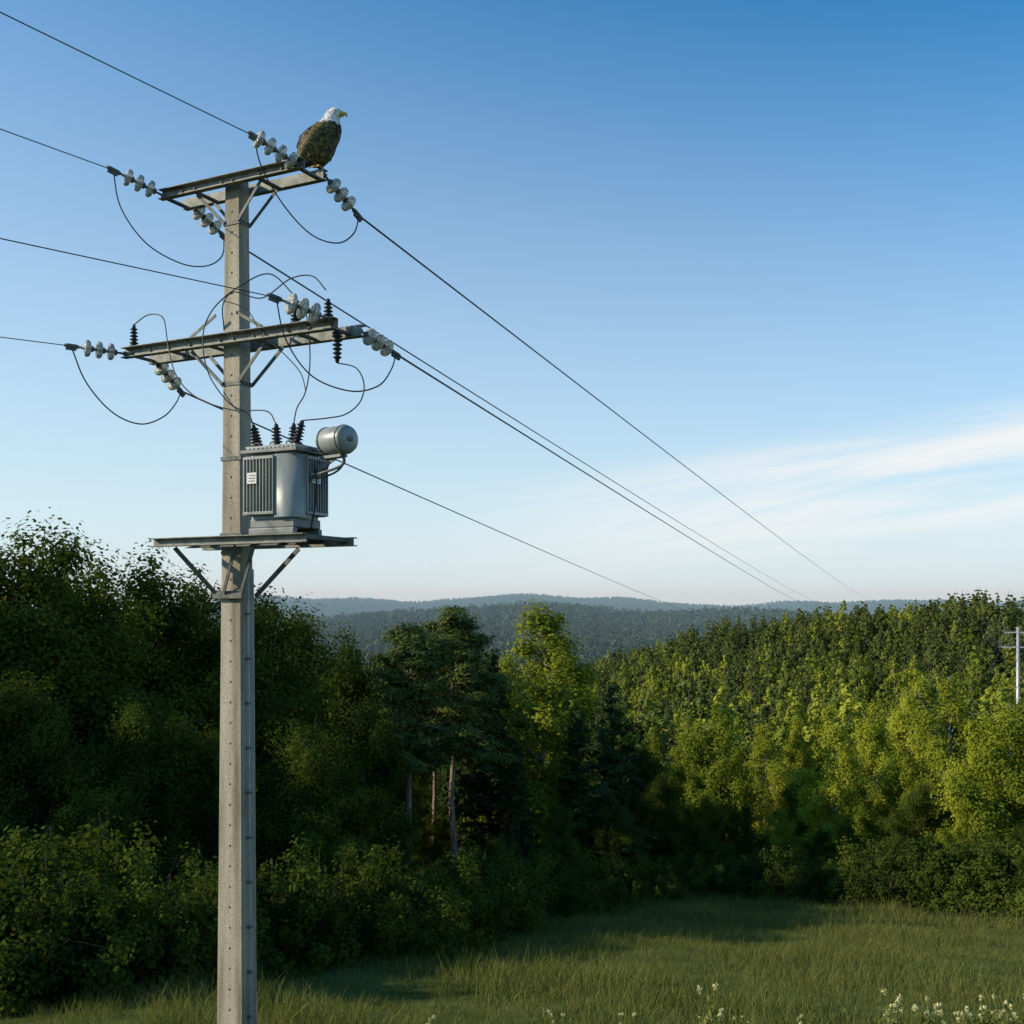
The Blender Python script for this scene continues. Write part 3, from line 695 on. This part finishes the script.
for side in(-1,1):
    V=[];nu,nv=20,12
    for i_ in range(nu+1):
        for j_ in range(nv+1):
            q=wsurf(side,i_/nu,-1+2*j_/nv,.98); V.append(tuple(E(q[0],q[1],max(q[2],3.1))))
    fs=[(i_*(nv+1)+j_,i_*(nv+1)+j_+1,(i_+1)*(nv+1)+j_+1,(i_+1)*(nv+1)+j_) for i_ in range(nu) for j_ in range(nv)]
    mb.add(V,fs,mE,True,np.array([DK]*len(V)))
    for i_ in range(26):
        for j_ in range(12):
            u=.02+i_/26*.86; v=-1+2*(j_+.5*(i_%2))/12+rng.normal()*.03; v=max(-1,min(1,v))
            q=wsurf(side,u,v); dn=wsurf(side,u+.04,v)-q; tv=wsurf(side,u,v+.02)-q; nr=np.cross(dn,tv)
            if nr[1]*side<0: nr=-nr
            l=5.5 if u<.45 else 8.5; w=3.0 if u<.45 else 2.7
            c=np.array(BR)*(1.4 if (i_%3==0) else .8)
            feather(mb,q+np.array([0,side*.15,0]),dn,nr,l*rng.uniform(.85,1.15),w,tuple(c))
mb.obj('wings',eagle)
mb=MB()
def EL(x,y,z): return EB+(EF*(x*1.16-2.4)+EY*y*1.08+UP*z)*ES
for k in range(11):
    a=(k-5)/5; 
    P0=Vector((-9,a*3.5,12)); d=Vector((-.75,a*.22,-.62)).normalized(); l=15-abs(a)*1.5; s=d.cross(Vector((-.6,0,.7))).normalized(); w=3.4
    pts=[P0-s*w*.3,P0+s*w*.3,P0+d*l*.8+s*w*.5,P0+d*l+s*w*.2,P0+d*l-s*w*.2,P0+d*l*.8-s*w*.5]
    mb.add([tuple(EL(*q)) for q in pts],[(0,1,2,3,4,5)],mE,False,np.array([(.5,.48,.42)]*6))
mb.obj('tail',eagle)
mb=MB()
tube(mb,[E(11,0,57.5),E(14,0,58),E(17,0,57.3),E(18.8,0,55.4),E(19,0,53)],[2.9*ES,2.5*ES,1.9*ES,1.1*ES,.2*ES],M['beak'],12)
tube(mb,[E(10.5,0,55.2),E(13.5,0,55.1),E(16,0,54.8)],[1.8*ES,1.2*ES,.4*ES],M['beak'],8)
mb.obj('beak',eagle)
mb=MB()
for s in(-1,1):
    c=E(9,s*5.3,59.2); lathe(mb,c,EY*s,[(-.003,.003),(.0,.011),(.006,.009),(.009,.002)],M['eye'],12)
    lathe(mb,c-EY*s*.002,EY*s,[(-.003,.003),(.0,.015),(.003,.013)],M['beak'],12)
mb.obj('eyes',eagle)
mb=MB(); dkc=np.array(DK)
for s in(-1,1):
    tube(mb,[EL(0,s*5,12),EL(1,s*5,5),EL(1,s*5,1)],[4.5*ES,3.2*ES,1.5*ES],mE,10,True,dkc)
    for a in (-.5,0,.5,math.pi):
        d=(math.cos(a),math.sin(a)); 
        tube(mb,[EL(1,s*5,1.2),EL(1+d[0]*3,s*5+d[1]*3,1.3),EL(1+d[0]*5.5,s*5+d[1]*5.5,.5)],[1.1*ES,.9*ES,.6*ES],M['beak'],8,True,dkc)
        tube(mb,[EL(1+d[0]*5.5,s*5+d[1]*5.5,.5),EL(1+d[0]*7,s*5+d[1]*7,.3),EL(1+d[0]*7.6,s*5+d[1]*7.6,-.8)],[.5*ES,.4*ES,.1*ES],M['eye'],6,True,dkc)
mb.obj('legs',eagle)
# ------------------------------------------------------------------ far pole
fp=empty('utility_pole'); mb=MB()
fx=(1018-512)/F*120; fg=g1(fx,120); ft=(HZ-627)/F*120
tube(mb,[(fx,120,fg-.3),(fx,120,(fg+ft)/2),(fx,120,ft)],[.26,.22,.17],M['gcable'],8)
box(mb,(fx,120,ft-.6),Vector((.94,-.34,0)),Vector((.34,.94,0)),UP,2.6,.2,.14,M['gcable'])
box(mb,(fx,120,ft-2.2),Vector((.94,-.34,0)),Vector((.34,.94,0)),UP,3.4,.2,.14,M['gcable'])
for t,zz_ in((-1.2,-.6),(1.2,-.6),(-1.6,-2.2),(1.6,-2.2),(-.8,-2.2)):
    q=Vector((fx+.94*t,120-.34*t,ft+zz_)); post(mb,q+UP*.05,UP,.5,.12,3)
    tube(mb,[q+UP*.5,q+Vector((-6,-12,-.9)),q+Vector((-14,-26,-2.8))],.02,M['cable'],5)
    tube(mb,[q+UP*.5,q+Vector((10,25,-.8)),q+Vector((40,100,0))],.03,M['cable'],5)
mb.obj('pole_and_crossarms',fp)
# ------------------------------------------------------------------ sky, sun, camera
SAZ=-98; SEL=25
w=bpy.data.worlds.new('World'); scene.world=w; w.use_nodes=True; nt=w.node_tree; nt.nodes.clear(); L=nt.links
sky=nt.nodes.new('ShaderNodeTexSky'); sky.sky_type='NISHITA'; sky.sun_disc=False
sky.sun_elevation=D2R(SEL); sky.sun_rotation=D2R(SAZ); sky.air_density=1.0; sky.dust_density=0.5; sky.ozone_density=2.0; sky.altitude=100
tint=nt.nodes.new('ShaderNodeMix'); tint.data_type='RGBA'; tint.blend_type='MULTIPLY'; tint.inputs[0].default_value=1
L.new(sky.outputs[0],tint.inputs[6]); tint.inputs[7].default_value=(.20,1.08,1.50,1)
bg=nt.nodes.new('ShaderNodeBackground'); bg.inputs[1].default_value=.12; L.new(tint.outputs[2],bg.inputs[0])
tc_=nt.nodes.new('ShaderNodeTexCoord'); sx=nt.nodes.new('ShaderNodeSeparateXYZ'); L.new(tc_.outputs['Generated'],sx.inputs[0])
def mth(op,a,b=None,c=None):
    q=nt.nodes.new('ShaderNodeMath'); q.operation=op
    for i_,v in enumerate((a,b,c)):
        if v is None: continue
        if isinstance(v,(int,float)): q.inputs[i_].default_value=v
        else: L.new(v,q.inputs[i_])
    return q.outputs[0]
def mrange(v,a,b,c=0,d=1,kind='SMOOTHSTEP'):
    q=nt.nodes.new('ShaderNodeMapRange'); q.interpolation_type=kind
    q.inputs[1].default_value=a;q.inputs[2].default_value=b;q.inputs[3].default_value=c;q.inputs[4].default_value=d; L.new(v,q.inputs[0]); return q.outputs[0]
az=mth('ARCTAN2',sx.outputs[0],sx.outputs[1]); el=sx.outputs[2]
hz_top=mrange(az,-.6,.6,.68,.46,'LINEAR')
hf=mth('SUBTRACT',1,mth('DIVIDE',mth('MAXIMUM',el,0.0),hz_top)); hf=mth('POWER',mth('MAXIMUM',hf,0.0),1.45)
hazebg=nt.nodes.new('ShaderNodeBackground'); hazebg.inputs[0].default_value=(.82,.895,.92,1); hazebg.inputs[1].default_value=.97
mh=nt.nodes.new('ShaderNodeMixShader'); L.new(mth('MULTIPLY',hf,.95),mh.inputs[0]); L.new(bg.outputs[0],mh.inputs[1]); L.new(hazebg.outputs[0],mh.inputs[2])
cv=nt.nodes.new('ShaderNodeCombineXYZ')
tilt=mth('MULTIPLY_ADD',az,-.12,el)
L.new(mth('MULTIPLY',az,2.6),cv.inputs[0]); L.new(mth('MULTIPLY',tilt,26),cv.inputs[1])
nz=nt.nodes.new('ShaderNodeTexNoise'); nz.inputs['Scale'].default_value=1.0; nz.inputs['Detail'].default_value=7; nz.inputs['Roughness'].default_value=.55; nz.inputs['Distortion'].default_value=.5
L.new(cv.outputs[0],nz.inputs['Vector'])
band=mth('MULTIPLY',mrange(tilt,-.03,.06),mrange(tilt,.085,.125,1,0))
side=mrange(az,-.12,.30)
cm=mth('MULTIPLY',mth('MULTIPLY',band,side),mrange(nz.outputs['Fac'],.28,.58))
cm=mth('MULTIPLY',cm,.95)
bg2=nt.nodes.new('ShaderNodeBackground'); bg2.inputs[0].default_value=(.95,.955,.95,1); bg2.inputs[1].default_value=.96
ms=nt.nodes.new('ShaderNodeMixShader'); L.new(cm,ms.inputs[0]); L.new(mh.outputs[0],ms.inputs[1]); L.new(bg2.outputs[0],ms.inputs[2])
wo=nt.nodes.new('ShaderNodeOutputWorld'); L.new(ms.outputs[0],wo.inputs[0])
sl=bpy.data.lights.new('sun','SUN'); sl.energy=5.0; sl.angle=D2R(.5); sl.color=(1,.86,.64)
so=bpy.data.objects.new('sun',sl); scene.collection.objects.link(so)
sd=Vector((math.sin(D2R(SAZ))*math.cos(D2R(SEL)),math.cos(D2R(SAZ))*math.cos(D2R(SEL)),math.sin(D2R(SEL))))
so.rotation_euler=sd.to_track_quat('Z','Y').to_euler()
cam=bpy.data.cameras.new('camera'); co=bpy.data.objects.new('camera',cam); scene.collection.objects.link(co)
cam.sensor_width=36; cam.lens=36*F/1024; cam.shift_y=(HZ-512)/1024; cam.clip_end=20000; cam.clip_start=.1
co.location=(0,0,0); co.rotation_euler=(D2R(90),0,0); scene.camera=co
scene.view_settings.view_transform='Standard'; scene.view_settings.look='None'; scene.view_settings.exposure=0
